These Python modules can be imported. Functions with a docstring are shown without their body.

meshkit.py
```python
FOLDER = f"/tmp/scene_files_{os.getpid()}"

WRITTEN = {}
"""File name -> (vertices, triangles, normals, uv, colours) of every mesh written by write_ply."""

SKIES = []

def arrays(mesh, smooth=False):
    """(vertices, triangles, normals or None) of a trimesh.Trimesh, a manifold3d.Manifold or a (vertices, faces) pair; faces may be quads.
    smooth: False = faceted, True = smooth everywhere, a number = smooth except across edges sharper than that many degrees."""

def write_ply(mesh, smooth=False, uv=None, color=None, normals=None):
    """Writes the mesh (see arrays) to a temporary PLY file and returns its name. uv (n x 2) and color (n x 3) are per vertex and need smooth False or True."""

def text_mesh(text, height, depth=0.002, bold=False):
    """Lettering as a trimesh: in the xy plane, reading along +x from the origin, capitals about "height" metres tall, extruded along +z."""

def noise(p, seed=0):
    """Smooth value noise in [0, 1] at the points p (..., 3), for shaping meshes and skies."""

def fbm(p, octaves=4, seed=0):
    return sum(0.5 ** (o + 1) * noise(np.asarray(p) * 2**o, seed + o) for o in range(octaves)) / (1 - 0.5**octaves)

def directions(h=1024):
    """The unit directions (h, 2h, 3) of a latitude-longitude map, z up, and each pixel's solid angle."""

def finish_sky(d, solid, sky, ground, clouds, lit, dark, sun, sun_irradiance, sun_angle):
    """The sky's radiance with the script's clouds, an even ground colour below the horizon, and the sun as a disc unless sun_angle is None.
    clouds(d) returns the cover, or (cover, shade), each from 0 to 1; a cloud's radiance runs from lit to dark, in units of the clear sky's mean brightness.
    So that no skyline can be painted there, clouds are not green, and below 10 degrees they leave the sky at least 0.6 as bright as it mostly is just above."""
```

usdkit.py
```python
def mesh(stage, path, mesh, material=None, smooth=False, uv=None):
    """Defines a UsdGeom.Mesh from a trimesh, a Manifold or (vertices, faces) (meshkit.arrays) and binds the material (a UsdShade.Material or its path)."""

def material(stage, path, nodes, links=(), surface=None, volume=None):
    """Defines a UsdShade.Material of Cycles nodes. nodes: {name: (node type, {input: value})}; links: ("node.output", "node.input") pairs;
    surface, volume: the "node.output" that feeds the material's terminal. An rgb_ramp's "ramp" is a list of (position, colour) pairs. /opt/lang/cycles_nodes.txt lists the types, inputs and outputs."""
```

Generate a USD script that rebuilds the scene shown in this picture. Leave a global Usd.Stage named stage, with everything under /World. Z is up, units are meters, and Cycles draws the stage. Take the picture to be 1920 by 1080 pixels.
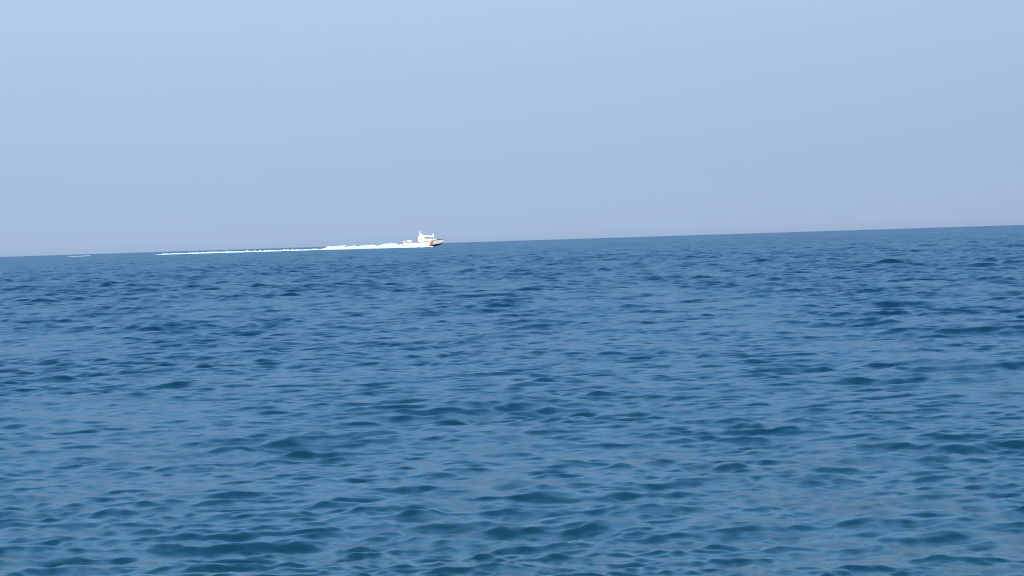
import math
from concurrent.futures import ThreadPoolExecutor
import numpy as np
import trimesh
import usdkit
import meshkit
from pxr import Gf, Sdf, Usd, UsdGeom, UsdLux, UsdShade, Vt

stage = Usd.Stage.CreateInMemory()
UsdGeom.SetStageUpAxis(stage, 'Z')
UsdGeom.SetStageMetersPerUnit(stage, 1.0)
world = UsdGeom.Xform.Define(stage, '/World')
stage.SetDefaultPrim(world.GetPrim())

# ------------------------------------------------------------------ camera, sky, sun, exposure
EYE = 1.85                      # metres above the water
EARTH = 7.4e6                   # earth radius with ordinary refraction
FOCAL = 77.0
PX = 1920 / 36.0 * FOCAL        # focal length in pixels of the 1920 wide photograph
ROLL = math.atan((481.7 - 421.6) / 1920)
DIP = math.sqrt(2 * EYE / EARTH)
PITCH = math.atan((540 - 451.65) / PX) + DIP
EXPOSURE = 0.35
SUN_AZ = math.radians(171)      # compass angle of the sun, clockwise from +y (where the camera looks)
SUN_EL = math.radians(32)
SKY_STRENGTH = 0.10
SUN_INTENSITY = 0.65

cam = UsdGeom.Camera.Define(stage, '/World/camera')
cam.CreateHorizontalApertureAttr(36.0)
cam.CreateVerticalApertureAttr(36.0 * 9 / 16)
cam.CreateFocalLengthAttr(FOCAL)
cam.CreateClippingRangeAttr(Gf.Vec2f(0.1, 50000.0))
cam.CreateExposureAttr(EXPOSURE)
fwd = np.array([0, math.cos(PITCH), -math.sin(PITCH)])
up0 = np.array([0, math.sin(PITCH), math.cos(PITCH)])
rt0 = np.array([1.0, 0, 0])
right = math.cos(ROLL) * rt0 - math.sin(ROLL) * up0
up = math.sin(ROLL) * rt0 + math.cos(ROLL) * up0
m = Gf.Matrix4d(*[float(x) for x in (*right, 0, *up, 0, *(-fwd), 0, 0, 0, EYE, 1)])
cam.AddTransformOp().Set(m)

to_sun = np.array([math.sin(SUN_AZ) * math.cos(SUN_EL), math.cos(SUN_AZ) * math.cos(SUN_EL), math.sin(SUN_EL)])

UsdGeom.Scope.Define(stage, '/World/Looks')


def look(name, nodes, links=(), surface='p.BSDF', **k):
    return usdkit.material(stage, '/World/Looks/' + name, nodes, links, surface=surface, **k)


def tag(prim, label=None, category=None, group=None, kind=None):
    p = prim.GetPrim() if hasattr(prim, 'GetPrim') else prim
    for key, val in (('label', label), ('category', category), ('group', group), ('kind', kind)):
        if val:
            p.SetCustomDataByKey(key, val)
    return prim


dome = UsdLux.DomeLight.Define(stage, '/World/sky')
tag(dome, 'clear pale blue hazy sky above the sea', 'sky', kind='structure')
dome.CreateIntensityAttr(1.0)
sky_mat = look('sky_look', {
    'sky': ('sky_texture', {'sky_type': 'single_scattering', 'sun_disc': False, 'sun_elevation': SUN_EL,
                            'sun_rotation': SUN_AZ, 'altitude': 0.0, 'air_density': 1.0,
                            'aerosol_density': 1.0, 'ozone_density': 1.0}),
    'tc': ('texture_coordinate', {}),
    'xyz': ('separate_xyz', {}),
    # sky tint against elevation, haze low down, the same all round the horizon
    'tint': ('rgb_ramp', {'ramp': [(0.0, (0.733, 0.961, 1.755)), (0.0026, (0.735, 0.964, 1.76)), (0.0087, (0.629, 0.838, 1.572)), (0.0175, (0.543, 0.721, 1.373)), (0.0262, (0.497, 0.64, 1.198)), (0.0349, (0.479, 0.596, 1.078)), (0.0436, (0.48, 0.578, 1.001)), (0.0523, (0.491, 0.571, 0.937)), (0.061, (0.509, 0.574, 0.894)), (0.0698, (0.531, 0.583, 0.87)), (0.0785, (0.559, 0.6, 0.851)), (0.0872, (0.591, 0.621, 0.841)), (0.0958, (0.626, 0.645, 0.838)), (0.1045, (0.659, 0.671, 0.839)), (0.1132, (0.699, 0.701, 0.845)), (0.1219, (0.735, 0.752, 0.889)), (0.1392, (0.809, 0.862, 0.987)), (0.1736, (0.936, 1.117, 1.289)), (0.2079, (1.058, 1.389, 1.579)), (0.2756, (1.243, 1.719, 1.894)), (0.342, (1.386, 2.068, 2.274)), (0.4226, (1.492, 2.257, 2.519)), (0.5, (1.47, 2.302, 2.695)), (0.6428, (1.394, 2.321, 2.851)), (0.766, (1.217, 2.177, 2.832)), (0.866, (1.096, 2.031, 2.685)), (1.0, (1.096, 2.031, 2.685))]}),  # higher sky has brightness and blue added to lift the water reflections
    'mul': ('mix_color', {'blend_type': 'multiply', 'fac': 1.0, 'use_clamp': False}),
    'bg': ('background_shader', {'strength': SKY_STRENGTH}),
}, [('tc.generated', 'xyz.vector'), ('xyz.z', 'tint.fac'), ('sky.color', 'mul.a'), ('tint.color', 'mul.b'),
    ('mul.result', 'bg.color')], surface='bg.background')
UsdShade.MaterialBindingAPI.Apply(dome.GetPrim()).Bind(sky_mat)

sun = UsdLux.DistantLight.Define(stage, '/World/sun')
sun.CreateNormalizeAttr(True)
sun.CreateIntensityAttr(SUN_INTENSITY)
sun.CreateAngleAttr(0.5)
sun.CreateColorAttr(Gf.Vec3f(1.0, 0.93, 0.82))
z = to_sun
x = np.cross([0, 0, 1.0], z); x /= np.linalg.norm(x)
y = np.cross(z, x)
sun.AddTransformOp().Set(Gf.Matrix4d(*[float(v) for v in (*x, 0, *y, 0, *z, 0, *(z * 50), 1)]))


def pixel_dir(px, py):
    d = fwd + right * ((px - 960) / PX) - up * ((py - 540) / PX)
    return d / np.linalg.norm(d)


def on_sea(px, dist):
    """Point of the mean sea surface at a distance, in the bearing that the photograph's column px has at the horizon."""
    d = pixel_dir(px, 481.7 - 60.1 * px / 1920)
    d = d[:2] / np.linalg.norm(d[:2])
    return np.array([d[0] * dist, d[1] * dist, -dist ** 2 / (2 * EARTH)])


# ------------------------------------------------------------------ the sea
rng = np.random.default_rng(7)
SIGMA_SLOPE = 0.235            # rms slope of the wind waves
SIGMA_SWELL = 0.042            # of the longer swell under them
SIGMA_OFFSHORE = 0.155         # and of the rougher water out from the shore


def geometric(a, b, ratio):
    n = max(1, int(round(math.log(b / a) / math.log(1 + ratio))))
    return a * (b / a) ** (np.arange(n) / n)


radii = np.concatenate([[0.5, 1, 2, 3, 4, 5, 6, 7, 8], geometric(9, 30, .0022), geometric(30, 150, .0016),
                        geometric(150, 600, .0013), geometric(600, 1400, .0032), geometric(1400, 12000, .015), [12000.0]])
FINE, STEP = math.radians(14.4), 0.00125
half = [*np.arange(0, FINE, STEP)]
step = STEP
while half[-1] < math.pi:
    step *= 1.11
    half.append(half[-1] + step)
half = np.array(half)
k = np.searchsorted(half, FINE)
half[k:] = half[k] + (half[k:] - half[k]) * (math.pi - half[k]) / (half[-1] - half[k])
bearing = np.concatenate([-half[:0:-1], half])
NR, NC = len(radii), len(bearing)
dr = np.gradient(radii)
db = np.gradient(bearing)

# a random sea: many small waves running roughly towards the viewer
N = 560
lam = np.exp(np.linspace(math.log(0.04), math.log(5.0), N)) * rng.uniform(0.97, 1.03, N)
wind = np.exp(-(lam / 0.22) ** 2) * np.minimum(1, (lam / 0.06) ** 1.5)
wind = wind / wind.sum() * 0.74
chop = np.exp(-(np.log(lam / 0.46) / 0.5) ** 2)
wind += chop / chop.sum() * 0.26
swell = np.exp(-(np.log(lam / 2.8) / 0.4) ** 2)
slope2 = wind / wind.sum() * SIGMA_SLOPE ** 2 + swell / swell.sum() * SIGMA_SWELL ** 2
NO = 170
lam_o = np.exp(np.linspace(math.log(0.6), math.log(6.0), NO)) * rng.uniform(0.98, 1.02, NO)
off2 = np.exp(-(np.log(lam_o / 1.35) / 0.75) ** 2)
lam = np.concatenate([lam, lam_o])
slope2 = np.concatenate([slope2, off2 / off2.sum() * SIGMA_OFFSHORE ** 2])
kk = 2 * math.pi / lam
slope_i = np.sqrt(2 * slope2)
amp = slope_i / kk
spread = np.interp(np.log(lam), [math.log(.1), math.log(.5), math.log(3)], [0.85, 0.60, 0.38])
ang = math.radians(-90 + 8) + rng.normal(0, 1, N + NO) * spread
kx, ky = kk * np.cos(ang), kk * np.sin(ang)
phase = rng.uniform(0, 2 * math.pi, N + NO)


def gust(X, Y, scale, seed):
    return meshkit.fbm(np.stack([X / scale, Y / (scale * 1.0), np.zeros_like(X)], -1), 2, seed)


def sea_rows(a, b):
    R, B = radii[a:b, None], bearing[None]
    X0, Y0 = (R * np.sin(B)).astype(np.float32), (R * np.cos(B)).astype(np.float32)
    Z = np.zeros_like(X0); DX = np.zeros_like(X0); DY = np.zeros_like(X0)
    g_small = np.clip(1.0 + 1.2 * (gust(X0, Y0, 2.6, 3) - 0.5), 0.55, 1.5).astype(np.float32)
    g_big = np.clip(0.95 + 1.7 * (gust(X0, Y0, 2.2, 11) - 0.5), 0.5, 1.5).astype(np.float32)
    spr = dr[a:b, None]
    spb = R * db[None]
    lost = np.zeros_like(X0)
    out = np.clip((Y0 - 15) / 75, 0, 1).astype(np.float32)
    far_out = np.clip((Y0 - 120) / 300, 0, 1).astype(np.float32)
    for i in range(N + NO):
        # a wave that the grid cannot carry here is left to the fine relief of the material
        fr = np.clip((lam[i] / spr - 2.2) / 1.8, 0, 1)
        fb = np.clip((lam[i] / spb - 2.2) / 1.8, 0, 1)
        wgt = (fr * fb).astype(np.float32)
        cols = np.nonzero(wgt.max(0) > 0)[0]
        if i < N:
            g = g_small if lam[i] < 0.3 else g_big
        else:
            g = (out * (1 - 0.5 * far_out) if lam[i] < 3.0 else 0.6 * far_out) * g_big
        lost += slope_i[i] ** 2 / 2 * (1 - wgt ** 2) * (1 if i < N else 0.6 * out)
        if len(cols) == 0:
            continue
        s = slice(cols[0], cols[-1] + 1)
        ph = np.float32(kx[i]) * X0[:, s] + np.float32(ky[i]) * Y0[:, s] + np.float32(phase[i])
        A = np.float32(amp[i]) * wgt[:, s] * g[:, s]
        c, sn = np.cos(ph) * A, np.sin(ph) * A
        Z[:, s] += c
        DX[:, s] -= np.float32(math.cos(ang[i])) * sn
        DY[:, s] -= np.float32(math.sin(ang[i])) * sn
    X, Y = X0 + 0.8 * DX, Y0 + 0.8 * DY
    Z = Z - (X0.astype(float) ** 2 + Y0.astype(float) ** 2) / (2 * EARTH)
    return X, Y, Z, np.sqrt(lost)


cuts = np.linspace(0, NR, 33).astype(int)
with ThreadPoolExecutor(4) as ex:
    got = list(ex.map(lambda q: sea_rows(*q), zip(cuts[:-1], cuts[1:])))
X, Y, Z, LOST = (np.concatenate([g[j] for g in got]) for j in range(4))
P = np.stack([X, Y, Z], -1).astype(np.float64)
# join the seam behind the viewer
P[:, -1] = P[:, 0]
du = np.gradient(P, axis=0)
dv = np.gradient(P, axis=1)
Nn = np.cross(dv, du)
Nn /= np.linalg.norm(Nn, axis=-1, keepdims=True) + 1e-12
Nn[Nn[..., 2] < 0] *= -1
idx = np.arange(NR * NC).reshape(NR, NC)
quads = np.stack([idx[:-1, :-1], idx[:-1, 1:], idx[1:, 1:], idx[1:, :-1]], -1).reshape(-1, 4)


sea_mat = look('sea_water', {
    'geo': ('geometry', {}),
    'lost': ('attribute', {'attribute': 'fine_slope'}),
    'map1': ('mapping', {'scale': (2.2, 4.4, 1.0), 'rotation': (0, 0, 0.12)}),
    'n1': ('noise_texture', {'scale': 1.0, 'detail': 3.0, 'roughness': 0.55}),
    'map2': ('mapping', {'scale': (7.0, 13.0, 1.0), 'rotation': (0, 0, -0.2)}),
    'n2': ('noise_texture', {'scale': 1.0, 'detail': 2.0, 'roughness': 0.5}),
    'c1': ('vector_math', {'math_type': 'subtract', 'vector2': (0.5, 0.5, 0.5)}),
    'c2': ('vector_math', {'math_type': 'subtract', 'vector2': (0.5, 0.5, 0.5)}),
    'map3': ('mapping', {'scale': (0.34, 0.035, 1.0), 'rotation': (0, 0, 0.03)}),
    'n3': ('noise_texture', {'scale': 1.0, 'detail': 4.0, 'roughness': 0.65}),
    'c3': ('vector_math', {'math_type': 'subtract', 'vector2': (0.5, 0.5, 0.5)}),
    's3': ('vector_math', {'math_type': 'scale'}),
    'k3': ('math', {'math_type': 'multiply', 'value2': 3.0}),
    'add3': ('vector_math', {'math_type': 'add'}),
    'k1': ('math', {'math_type': 'multiply', 'value2': 5.0}),
    'r1': ('math', {'math_type': 'multiply_add', 'value2': 0.42, 'value3': 0.0025}),
    'r2': ('math', {'math_type': 'sqrt'}),
    's1': ('vector_math', {'math_type': 'scale'}),
    's2': ('vector_math', {'math_type': 'scale', 'scale': 0.15}),
    'add': ('vector_math', {'math_type': 'add'}),
    'flat': ('vector_math', {'math_type': 'multiply', 'vector2': (1, 1, 0)}),
    'addn': ('vector_math', {'math_type': 'add'}),
    'nrm': ('vector_math', {'math_type': 'normalize'}),
    'xyz': ('separate_xyz', {}),
    'shoal': ('map_range', {'from_min': 8.0, 'from_max': 45.0, 'clamp': True}),
    'body': ('rgb_ramp', {'ramp': [(0.0, (0.003, 0.034, 0.048)), (1.0, (0.002, 0.026, 0.053))]}),
    'p': ('principled_bsdf', { 'ior': 1.333}),
}, [('geo.position', 'map1.vector'), ('map1.vector', 'n1.vector'), ('n1.color', 'c1.vector1'),
    ('geo.position', 'map2.vector'), ('map2.vector', 'n2.vector'), ('n2.color', 'c2.vector1'),
    ('lost.fac', 'k1.value1'), ('lost.fac', 'r1.value1'), ('r1.value', 'r2.value1'), ('r2.value', 'p.roughness'), ('k1.value', 's1.scale'), ('c1.vector', 's1.vector1'), ('c2.vector', 's2.vector1'),
    ('s1.vector', 'add.vector1'), ('s2.vector', 'add.vector2'), ('geo.position', 'map3.vector'), ('map3.vector', 'n3.vector'), ('n3.color', 'c3.vector1'), ('c3.vector', 's3.vector1'),
    ('lost.fac', 'k3.value1'), ('k3.value', 's3.scale'), ('add.vector', 'add3.vector1'), ('s3.vector', 'add3.vector2'),
    ('add3.vector', 'flat.vector1'),
    ('geo.normal', 'addn.vector1'), ('flat.vector', 'addn.vector2'), ('addn.vector', 'nrm.vector1'),
    ('geo.position', 'xyz.vector'), ('xyz.y', 'shoal.value'), ('shoal.result', 'body.fac'), ('body.color', 'p.base_color'), ('nrm.vector', 'p.normal')])

sea = UsdGeom.Mesh.Define(stage, '/World/sea')
sea.CreatePointsAttr(Vt.Vec3fArray.FromNumpy(P.reshape(-1, 3).astype(np.float32)))
sea.CreateFaceVertexCountsAttr(Vt.IntArray.FromNumpy(np.full(len(quads), 4, np.int32)))
sea.CreateFaceVertexIndicesAttr(Vt.IntArray.FromNumpy(quads.astype(np.int32).ravel()))
sea.CreateSubdivisionSchemeAttr('none')
sea.CreateNormalsAttr(Vt.Vec3fArray.FromNumpy(Nn.reshape(-1, 3).astype(np.float32)))
sea.SetNormalsInterpolation('vertex')
UsdGeom.PrimvarsAPI(sea).CreatePrimvar('fine_slope', Sdf.ValueTypeNames.FloatArray, 'vertex').Set(
    Vt.FloatArray.FromNumpy(LOST.reshape(-1).astype(np.float32)))
UsdShade.MaterialBindingAPI.Apply(sea.GetPrim()).Bind(sea_mat)
tag(sea, 'rippling deep blue sea reaching to the tilted horizon', 'sea', kind='structure')

# ------------------------------------------------------------------ materials of the boat and of the foam
def paint(name, color, rough=0.35, wear=0.06, scale=2.5, coat=0.0):
    lo = tuple(c * (1 - wear) for c in color)
    return look(name, {
        'tc': ('texture_coordinate', {}),
        'n': ('noise_texture', {'scale': scale, 'detail': 5.0, 'roughness': 0.6}),
        'r': ('rgb_ramp', {'ramp': [(0.3, lo), (0.7, color)]}),
        'p': ('principled_bsdf', {'roughness': rough, 'coat_weight': coat}),
    }, [('tc.object', 'n.vector'), ('n.fac', 'r.fac'), ('r.color', 'p.base_color')])


white = paint('white_paint', (0.69, 0.655, 0.58), 0.3, 0.05, coat=0.3)
orange = paint('orange_paint', (0.66, 0.27, 0.15), 0.35, 0.08)
maroon = paint('dark_red_paint', (0.10, 0.015, 0.02), 0.4, 0.15)
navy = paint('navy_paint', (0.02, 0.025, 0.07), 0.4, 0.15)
rubber = paint('black_rubber', (0.02, 0.02, 0.022), 0.6, 0.2)
deck_grey = paint('grey_deck', (0.30, 0.31, 0.32), 0.7, 0.12)
steel = paint('grey_metal', (0.45, 0.46, 0.48), 0.35, 0.1)
glass_dark = look('tinted_glass', {'p': ('principled_bsdf', {'base_color': (0.02, 0.022, 0.02), 'roughness': 0.08, 'specular_ior_level': 0.5})})
foam_mat = look('white_foam', {
    'tc': ('texture_coordinate', {}),
    'n': ('noise_texture', {'scale': 1.6, 'detail': 6.0, 'roughness': 0.65}),
    'r': ('rgb_ramp', {'ramp': [(0.25, (0.78, 0.81, 0.83)), (0.55, (0.90, 0.90, 0.90))]}),
    'p': ('principled_bsdf', {'roughness': 0.9, 'specular_ior_level': 0.1}),
}, [('tc.object', 'n.vector'), ('n.fac', 'r.fac'), ('r.color', 'p.base_color')])
thin_foam_mat = look('thin_foam', {
    'tc': ('texture_coordinate', {}),
    'n': ('noise_texture', {'scale': 1.2, 'detail': 5.0, 'roughness': 0.65}),
    'r': ('rgb_ramp', {'ramp': [(0.3, (0.36, 0.44, 0.52)), (0.65, (0.62, 0.66, 0.70))]}),
    'p': ('principled_bsdf', {'roughness': 0.9, 'specular_ior_level': 0.1}),
}, [('tc.object', 'n.vector'), ('n.fac', 'r.fac'), ('r.color', 'p.base_color')])

used = {}


def path_in(parent, name):
    base = f'{parent}/{name}'
    n = used.get(base, 0)
    used[base] = n + 1
    return base if n == 0 else f'{base}_{n:03d}'


def part(parent, name, mesh, material, smooth=35, label=None):
    p = path_in(str(parent.GetPath()), name)
    me = usdkit.mesh(stage, p, mesh, material, smooth=smooth)
    if label:
        tag(me, label)
    return me


def box(x0, x1, y0, y1, z0, z1):
    b = trimesh.creation.box([x1 - x0, y1 - y0, z1 - z0])
    b.apply_translation([(x0 + x1) / 2, (y0 + y1) / 2, (z0 + z1) / 2])
    return b


def hull_of(pts):
    return trimesh.convex.convex_hull(np.array(pts, float))


def prism(profile, y0, y1, inset=0.0):
    """A side profile (x, z points, convex) spanning y0..y1, its top edge pulled in by "inset"."""
    zs = [q[1] for q in profile]
    lo, hi = min(zs), max(zs)
    pts = []
    for xx, zz in profile:
        t = (zz - lo) / (hi - lo + 1e-9)
        pts += [(xx, y0 + inset * t, zz), (xx, y1 - inset * t, zz)]
    return hull_of(pts)


def tube(points, r, n=8):
    pts = np.array(points, float)
    out = []
    for a, b in zip(pts[:-1], pts[1:]):
        out.append(trimesh.creation.cylinder(radius=r, segment=[a, b], sections=n))
    for q in pts[1:-1]:
        s_ = trimesh.creation.icosphere(1, r)
        s_.apply_translation(q)
        out.append(s_)
    return trimesh.util.concatenate(out)


# ------------------------------------------------------------------ the patrol boat, bow towards +x
BOAT_DIST = 825.0
boat_at = on_sea(793.8, BOAT_DIST)
SCALE = 77.0 / PX * BOAT_DIST / 15.0
boat = UsdGeom.Xform.Define(stage, '/World/patrol_boat')
tag(boat, 'white patrol boat with orange bow stripe and raked mast speeding right', 'boat')
TRIM = math.degrees(ROLL)
mt = (Gf.Matrix4d().SetScale(SCALE) * Gf.Matrix4d().SetTranslate(Gf.Vec3d(-7.5 * SCALE, 0, 0)) *
      Gf.Matrix4d().SetRotate(Gf.Rotation(Gf.Vec3d(0, 1, 0), TRIM)) *
      Gf.Matrix4d().SetRotate(Gf.Rotation(Gf.Vec3d(0, 0, 1), -math.degrees(math.atan2(boat_at[0], boat_at[1])) + 0.0)) *
      Gf.Matrix4d().SetTranslate(Gf.Vec3d(*[float(v) for v in boat_at])))
boat.AddTransformOp().Set(mt)

sx = np.array([0.0, 1.0, 3.3, 5.0, 7.0, 9.0, 10.5, 11.7, 12.8, 13.7, 14.4, 14.9])
sheer = np.interp(sx, [0, 3.3, 3.8, 6.5, 7, 9.3, 11.7, 14.9], [1.85, 1.9, 1.78, 1.8, 2.0, 2.3, 2.62, 2.98])
beam = np.interp(sx, [0, 3, 7, 9, 10.5, 11.7, 12.8, 13.7, 14.4, 14.9], [2.1, 2.25, 2.3, 2.25, 2.08, 1.8, 1.42, 0.95, 0.5, 0.05])
chz = np.interp(sx, [0, 7, 9, 10.5, 12, 13.5, 14.3, 14.9], [0.18, 0.25, 0.45, 0.68, 0.95, 1.2, 1.55, 2.35])
chb = np.interp(sx, [0, 7, 9, 10.5, 12, 13.5, 14.3, 14.9], [1.95, 2.0, 1.85, 1.55, 1.05, 0.45, 0.16, 0.03])
kz = np.interp(sx, [0, 7, 9, 10.5, 12, 13.5, 14.3, 14.9], [-0.45, -0.45, -0.25, 0.0, 0.35, 0.8, 1.35, 2.3])


def loft(rings):
    r = np.array(rings)
    a, b = r.shape[:2]
    i = np.arange(a * b).reshape(a, b)
    q = np.stack([i[:-1, :-1], i[1:, :-1], i[1:, 1:], i[:-1, 1:]], -1).reshape(-1, 4)
    t = trimesh.Trimesh(r.reshape(-1, 3), np.vstack([q[:, [0, 1, 2]], q[:, [0, 2, 3]]]), process=True)
    t.fix_normals()
    return t


def topside(x, t):
    """Half breadth and height on the topside, t from 0 at the chine to 1 at the sheer (with flare)."""
    zc, zs, bc, bs = (np.interp(x, sx, a) for a in (chz, sheer, chb, beam))
    return bc + (bs - bc) * t ** 0.8, zc + (zs - zc) * t


ts = np.linspace(0, 1, 7)
fine = np.unique(np.concatenate([sx, np.linspace(0, 14.9, 40)]))
rings = []
for xq in fine:
    pr = [topside(xq, t) for t in ts]
    zs = pr[-1][1]
    ins = max(pr[-1][0] - 0.12, 0.01)
    port = [(xq, -b, zz) for b, zz in pr] + [(xq, -ins, zs), (xq, -ins, zs - 0.25)]
    rings.append(port + [(q[0], -q[1], q[2]) for q in port[::-1]])
part(boat, 'hull', loft(rings), white, 40)
rings = []
for xq in fine:
    zc, bc, zk = (np.interp(xq, sx, a) for a in (chz, chb, kz))
    port = [(xq, -bc, zc), (xq, -bc * 0.5, (zc + zk) / 2 - 0.02), (xq, 0, zk)]
    rings.append(port + [(q[0], -q[1], q[2]) for q in port[-2::-1]])
part(boat, 'hull_bottom', loft(rings), navy, 40, 'dark underside lifted clear of the water at the bow')
tr = [(0, b, zz) for b, zz in [topside(0, t) for t in ts]] + [(0, -topside(0, t)[0], topside(0, t)[1]) for t in ts[::-1]] + [(0, 0, -0.45)]
tr = np.array(tr)
part(boat, 'transom', hull_of(np.vstack([tr + [0.003, 0, 0], tr + [0.09, 0, 0]])), white, 30)
dk = [[(xq, -max(topside(xq, 1)[0] - 0.1, .005), topside(xq, 1)[1] - 0.22), (xq, max(topside(xq, 1)[0] - 0.1, .005), topside(xq, 1)[1] - 0.22)] for xq in fine]
part(boat, 'deck', loft(dk), deck_grey, False)


def side_patch(outline, off, material, name, label=None):
    """Painted band on both topsides: outline = columns of (x, t low, t high)."""
    for sgn in (-1, 1):
        rr = []
        for xl, xh in outline:
            row = []
            for t in np.linspace(0.02, 0.97, 9):
                xx = xl + (xh - xl) * t
                b, zz = topside(xx, t)
                row.append((xx, sgn * (b + off), zz))
            rr.append(row)
        part(boat, name, loft(rr), material, 40, label)


side_patch([(9.45 + 0.13 * j, 10.25 + 0.13 * j) for j in range(11)], 0.012, orange, 'hull_stripe', 'broad slanting orange band on the bow')
side_patch([(10.25 + 0.09 * j, 10.7 + 0.09 * j) for j in range(3)], 0.03, maroon, 'hull_pinstripe', 'thin dark red line inside the orange band')
for sgn in (-1, 1):
    rr = []
    for xx in np.linspace(9.9, 14.6, 24):
        rr.append([(xx, sgn * (topside(xx, t)[0] + 0.012), topside(xx, t)[1]) for t in np.linspace(0, 0.09, 3)])
    part(boat, 'boot_stripe', loft(rr), maroon, 40, 'dark red band along the waterline of the bow')
    pts = [(xx, sgn * (topside(xx, 1)[0] + 0.03), topside(xx, 1)[1] - 0.02) for xx in np.linspace(11.4, 14.88, 16)]
    part(boat, 'bow_fender', tube(pts, 0.105), rubber, 40)
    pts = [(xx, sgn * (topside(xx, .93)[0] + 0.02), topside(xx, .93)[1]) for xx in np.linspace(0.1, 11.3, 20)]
    part(boat, 'shadow_gap_strip', tube(pts, 0.07), navy, 40)  # navy strip drawn in place of the shadow gap between cabin and hull
    pts = [(0.3, sgn * 2.0, 2.35), (3.2, sgn * 2.1, 2.4)]
    part(boat, 'stern_rail', trimesh.util.concatenate([tube([(xx, sgn * 2.05, 1.8), (xx, sgn * 2.05, 2.38)], .022) for xx in (0.4, 1.3, 2.2, 3.1)] + [tube([(0.4, sgn * 2.05, 2.38), (3.1, sgn * 2.05, 2.38)], .025)]), steel, 40)
    top = [(xx, sgn * max(topside(xx, 1)[0] - 0.15, .02), topside(xx, 1)[1] + 0.55 - 0.18 * max(0, (xx - 11) / 3.5)) for xx in np.linspace(10.6, 14.5, 9)]
    part(boat, 'bow_rail', trimesh.util.concatenate([tube(top, .02)] + [tube([(q[0], q[1], topside(q[0], 1)[1] - .05), q], .016) for q in top[::2]]), steel, 40)

# deckhouse, wheelhouse, roof
part(boat, 'cabin', prism([(7.55, 1.75), (11.6, 2.2), (12.35, 2.75), (12.0, 3.02), (7.55, 3.22)], -1.7, 1.7, 0.22), white, 25)
house = part(boat, 'wheelhouse', prism([(5.35, 1.75), (7.75, 1.75), (7.75, 3.95), (7.5, 4.1), (5.75, 4.0), (5.42, 3.85)], -1.72, 1.72, 0.22), white, 25)
part(boat, 'window_wall', prism([(7.7, 3.1), (11.55, 2.98), (10.95, 3.62), (7.7, 3.62)], -1.5, 1.5, 0.1), white, 25)
for sgn in (-1, 1):
    for a, b in ((7.95, 8.72), (8.84, 9.6), (9.72, 10.4), (10.5, 11.12)):
        cut = 0.3 if b > 11 else 0.0
        y0 = sgn * 1.47
        pts = []
        for d in (-0.03, 0.045):
            for xx, zz in ((a, 3.1), (b, 3.06), (b - cut, 3.6), (a, 3.62)):
                pts.append((xx, y0 + sgn * d - sgn * 0.1 * (zz - 3.1) / .52, zz))
        part(boat, 'side_window', hull_of(pts), glass_dark, False)
for y0, y1 in ((-1.25, -0.47), (-0.38, 0.38), (0.47, 1.25)):
    pts = []
    for d in (-0.02, 0.03):
        for yy in (y0, y1):
            pts += [(11.45 + d, yy, 3.1), (11.03 + d, yy, 3.56)]
    part(boat, 'front_window', hull_of(pts), glass_dark, False)
roof = part(boat, 'roof', prism([(7.45, 3.66), (11.1, 3.6), (11.3, 3.74), (11.15, 4.1), (9.2, 4.05), (7.6, 4.32)], -1.66, 1.66, 0.12), white, 25)
part(roof, 'searchlight', trimesh.util.concatenate([box(10.75, 10.95, -.12, .12, 4.05, 4.3), trimesh.creation.cylinder(radius=.24, segment=[(10.62, 0, 4.5), (11.12, 0, 4.52)], sections=16)]), white, 40)
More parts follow.
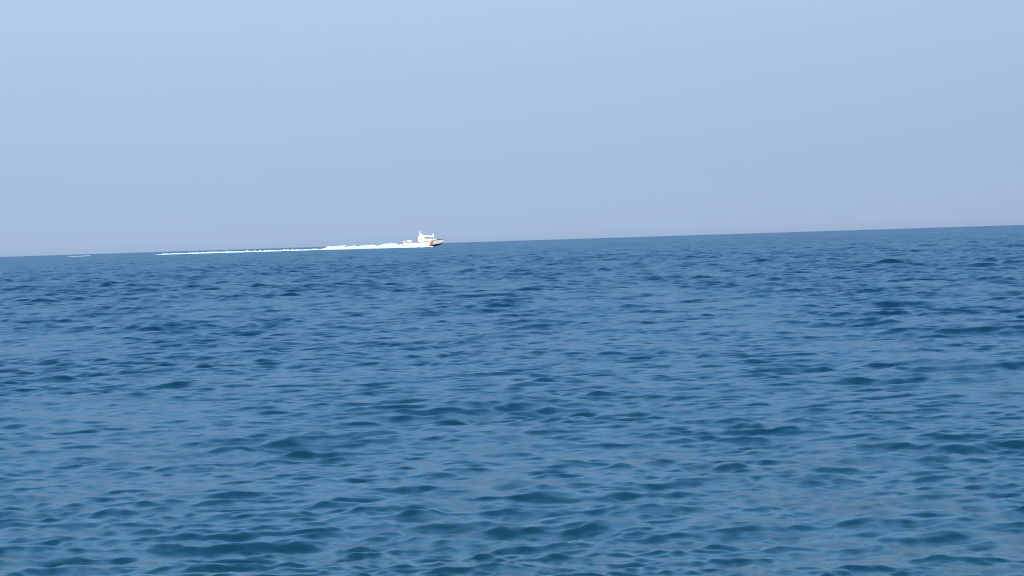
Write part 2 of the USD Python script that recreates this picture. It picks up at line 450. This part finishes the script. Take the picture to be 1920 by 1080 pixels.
part(roof, 'wind_deflector', prism([(10.6, 4.08), (11.1, 4.08), (11.2, 4.52), (11.0, 4.5)], -1.3, 1.3, 0.1), white, 25)
for sgn in (-1, 1):
    part(boat, 'mast_leg', hull_of([(x_, sgn * (y_ + w_), z_) for w_ in (0, .12) for x_, y_, z_ in ((6.1, 1.2, 3.95), (7.65, 1.2, 3.98), (7.35, .95, 4.45), (6.15, .5, 5.15), (5.95, .5, 5.15))]), white, 25)
mast = part(boat, 'mast', hull_of([(6.0, -.3, 5.0), (6.4, -.25, 4.9), (6.0, .25, 5.0), (6.4, .25, 4.9), (5.97, -.05, 5.95), (6.08, -.05, 5.95), (5.97, .05, 5.95), (6.08, .05, 5.95)]), white, 25)
part(mast, 'mast_platform', box(5.9, 6.75, -.75, .75, 4.98, 5.1), white, 25)
part(roof, 'radar', trimesh.util.concatenate([trimesh.creation.cylinder(radius=.14, segment=[(6.95, 0, 4.5), (6.95, 0, 4.75)], sections=14), box(6.88, 7.02, -.9, .9, 4.76, 4.9)]), white, 30)
part(roof, 'antenna', tube([(7.35, -.9, 4.3), (7.75, -.9, 5.6)], .022), white, 40)
part(roof, 'antenna', tube([(7.35, .9, 4.3), (7.75, .9, 5.6)], .022), white, 40)
part(mast, 'mast_light', trimesh.creation.cylinder(radius=.07, segment=[(6.02, 0, 5.94), (6.02, 0, 6.15)], sections=12), steel, 40)
part(house, 'aft_door', box(5.27, 5.36, -.45, .45, 1.8, 3.7), glass_dark, False)
for sgn in (-1, 1):
    part(boat, 'aft_upright', tube([(5.12, sgn * 1.6, 1.75), (5.18, sgn * 1.6, 3.8)], .07), rubber, 40, 'dark upright behind the wheelhouse')  # thin black upright on each side, just aft of the wheelhouse
part(boat, 'liferaft', trimesh.creation.capsule(height=.9, radius=.32, count=[12, 12]).apply_transform(trimesh.transformations.rotation_matrix(math.pi / 2, [0, 1, 0])).apply_translation([1.9, -1.0, 2.2]), white, 60)
part(boat, 'stern_locker', prism([(1.9, 1.7), (3.3, 1.7), (3.2, 2.42), (2.3, 2.42)], -1.5, 1.5, .1), white, 25)
part(boat, 'engine_hatch', prism([(0.15, 1.7), (1.0, 1.7), (0.75, 2.28), (0.25, 2.2)], -1.6, 1.6, .15), white, 25)
part(boat, 'cockpit_coaming', box(3.7, 5.3, -1.7, 1.7, 1.5, 1.85), deck_grey, 25)
part(boat, 'stern_platform', box(-.55, .02, -1.7, 1.7, .55, .72), steel, 25)
for sgn in (-1, 1):
    part(boat, 'exhaust', trimesh.creation.cylinder(radius=.16, segment=[(-.12, sgn * 1.3, .95), (.05, sgn * 1.3, .95)], sections=14), rubber, 30)


# ------------------------------------------------------------------ foam: wake behind the boat, spray along its side
def foam_ridge(cols, depth, height_of, seed, n_across=15, lump=0.9, gated=False):
    """A ragged heap of foam over the water along the given photograph columns at the given distances."""
    cols = np.asarray(cols, float)
    dist = depth if np.ndim(depth) else np.full(len(cols), depth)
    base = np.array([on_sea(c, d) for c, d in zip(cols, dist)])
    w = np.array([height_of(c)[1] for c in cols])
    h = np.array([height_of(c)[0] for c in cols])
    t = np.linspace(-1, 1, n_across)
    out = base[:, None, :] + np.stack([np.zeros((len(cols), n_across)), w[:, None] * t[None] / 2, np.zeros((len(cols), n_across))], -1)
    q = out / lump
    n1 = meshkit.fbm(np.stack([q[..., 0] * .6, q[..., 1] * .6, np.full(q.shape[:2], seed * 3.3)], -1), 4, seed)
    n2 = meshkit.fbm(np.stack([q[..., 0] * .16, q[..., 1] * .2, np.full(q.shape[:2], seed * 1.7)], -1), 2, seed + 5)
    prof = np.clip(1 - t[None] ** 2, 0, 1) ** .6
    hh = h[:, None] * prof * np.clip(.25 + .6 * n1 + .75 * n2 - .1, 0.0, 2)
    ends = np.clip(np.minimum(np.arange(len(cols)), np.arange(len(cols))[::-1]) / 5.0, 0, 1)[:, None]
    gate = np.clip((n2 - .36) * 9, 0.25 if gated else 1, 1)
    out[..., 2] += hh * ends * gate - 0.25 + 0.2 * prof * ends
    i = np.arange(out.shape[0] * out.shape[1]).reshape(out.shape[:2])
    f = np.stack([i[:-1, :-1], i[1:, :-1], i[1:, 1:], i[:-1, 1:]], -1).reshape(-1, 4)
    return trimesh.Trimesh(out.reshape(-1, 3), np.vstack([f[:, [0, 1, 2]], f[:, [0, 2, 3]]]), process=False)


def flecks(cols, dist_of, height_of, n, seed, size=(.08, .3)):
    r = np.random.default_rng(seed)
    ball = trimesh.creation.icosphere(1, 1.0)
    out = []
    for _ in range(n):
        c = r.uniform(cols[0], cols[1])
        d = dist_of(c) + r.normal(0, 1.2)
        p = on_sea(c, d)
        h = height_of(c)[0]
        b = ball.copy()
        s_ = r.uniform(*size)
        b.vertices *= np.array([r.uniform(.8, 2.2), 1, r.uniform(.5, .9)]) * s_ * (1 + .25 * r.normal(size=(len(b.vertices), 1)))
        b.apply_translation(p + [0, 0, min(abs(r.normal(.45, .25)), 1.05) * h])
        out.append(b)
    return trimesh.util.concatenate(out)


def lerp(c, xs, ys):
    return float(np.interp(c, xs, ys))


near_h = lambda c: (lerp(c, [606, 612, 636, 660, 690, 708, 722, 735, 750, 762], [.8, 1.2, 1.45, 1.55, 1.35, 1.3, 1.7, 1.8, 1.4, .8]),
                    lerp(c, [606, 700, 765], [16, 12, 6]))
near_d = lambda c: lerp(c, [606, 700, 765], [905, 855, 826])
trail_h = lambda c: (lerp(c, [288, 310, 350, 420, 520, 606], [.12, .3, .46, .58, .5, .5]), lerp(c, [288, 606], [12, 20]))
trail_d = lambda c: lerp(c, [288, 606], [985, 912])
cn, ct = np.linspace(604, 763, 420), np.linspace(288, 612, 620)
wake = trimesh.util.concatenate([
    foam_ridge(cn, np.array([near_d(c) for c in cn]), near_h, 3),
    foam_ridge(ct, np.array([trail_d(c) for c in ct]), trail_h, 9, gated=True),
    flecks((608, 760), near_d, near_h, 420, 4),
    flecks((296, 606), trail_d, trail_h, 260, 5, (.1, .3)),
])
tag(usdkit.mesh(stage, '/World/boat_wake', wake, foam_mat, smooth=True),
    'long white foaming wake trailing left behind the patrol boat', 'wake', kind='stuff')

spray_h = lambda c: (lerp(c, [754, 765, 790, 806, 814], [.7, .6, .5, .42, .2]), lerp(c, [754, 814], [2.2, 1.2]))
side_d = lambda c: BOAT_DIST - 3.2
cs = np.linspace(752, 813, 150)
spray = trimesh.util.concatenate([foam_ridge(cs, BOAT_DIST - 3.2, spray_h, 21, 11, .5), flecks((754, 812), side_d, spray_h, 160, 6, (.05, .16))])
tag(usdkit.mesh(stage, '/World/hull_spray', spray, foam_mat, smooth=True),
    'white spray thrown up along the side of the patrol boat', 'spray', kind='stuff')

st_h = lambda c: (lerp(c, [128, 135, 165, 171], [.2, .42, .42, .2]), 14)
tag(usdkit.mesh(stage, '/World/foam_streak', foam_ridge(np.linspace(128, 171, 70), 1240.0, st_h, 31, 11), thin_foam_mat, smooth=True),
    'short faint streak of foam near the horizon left of the wake', 'foam', kind='stuff')
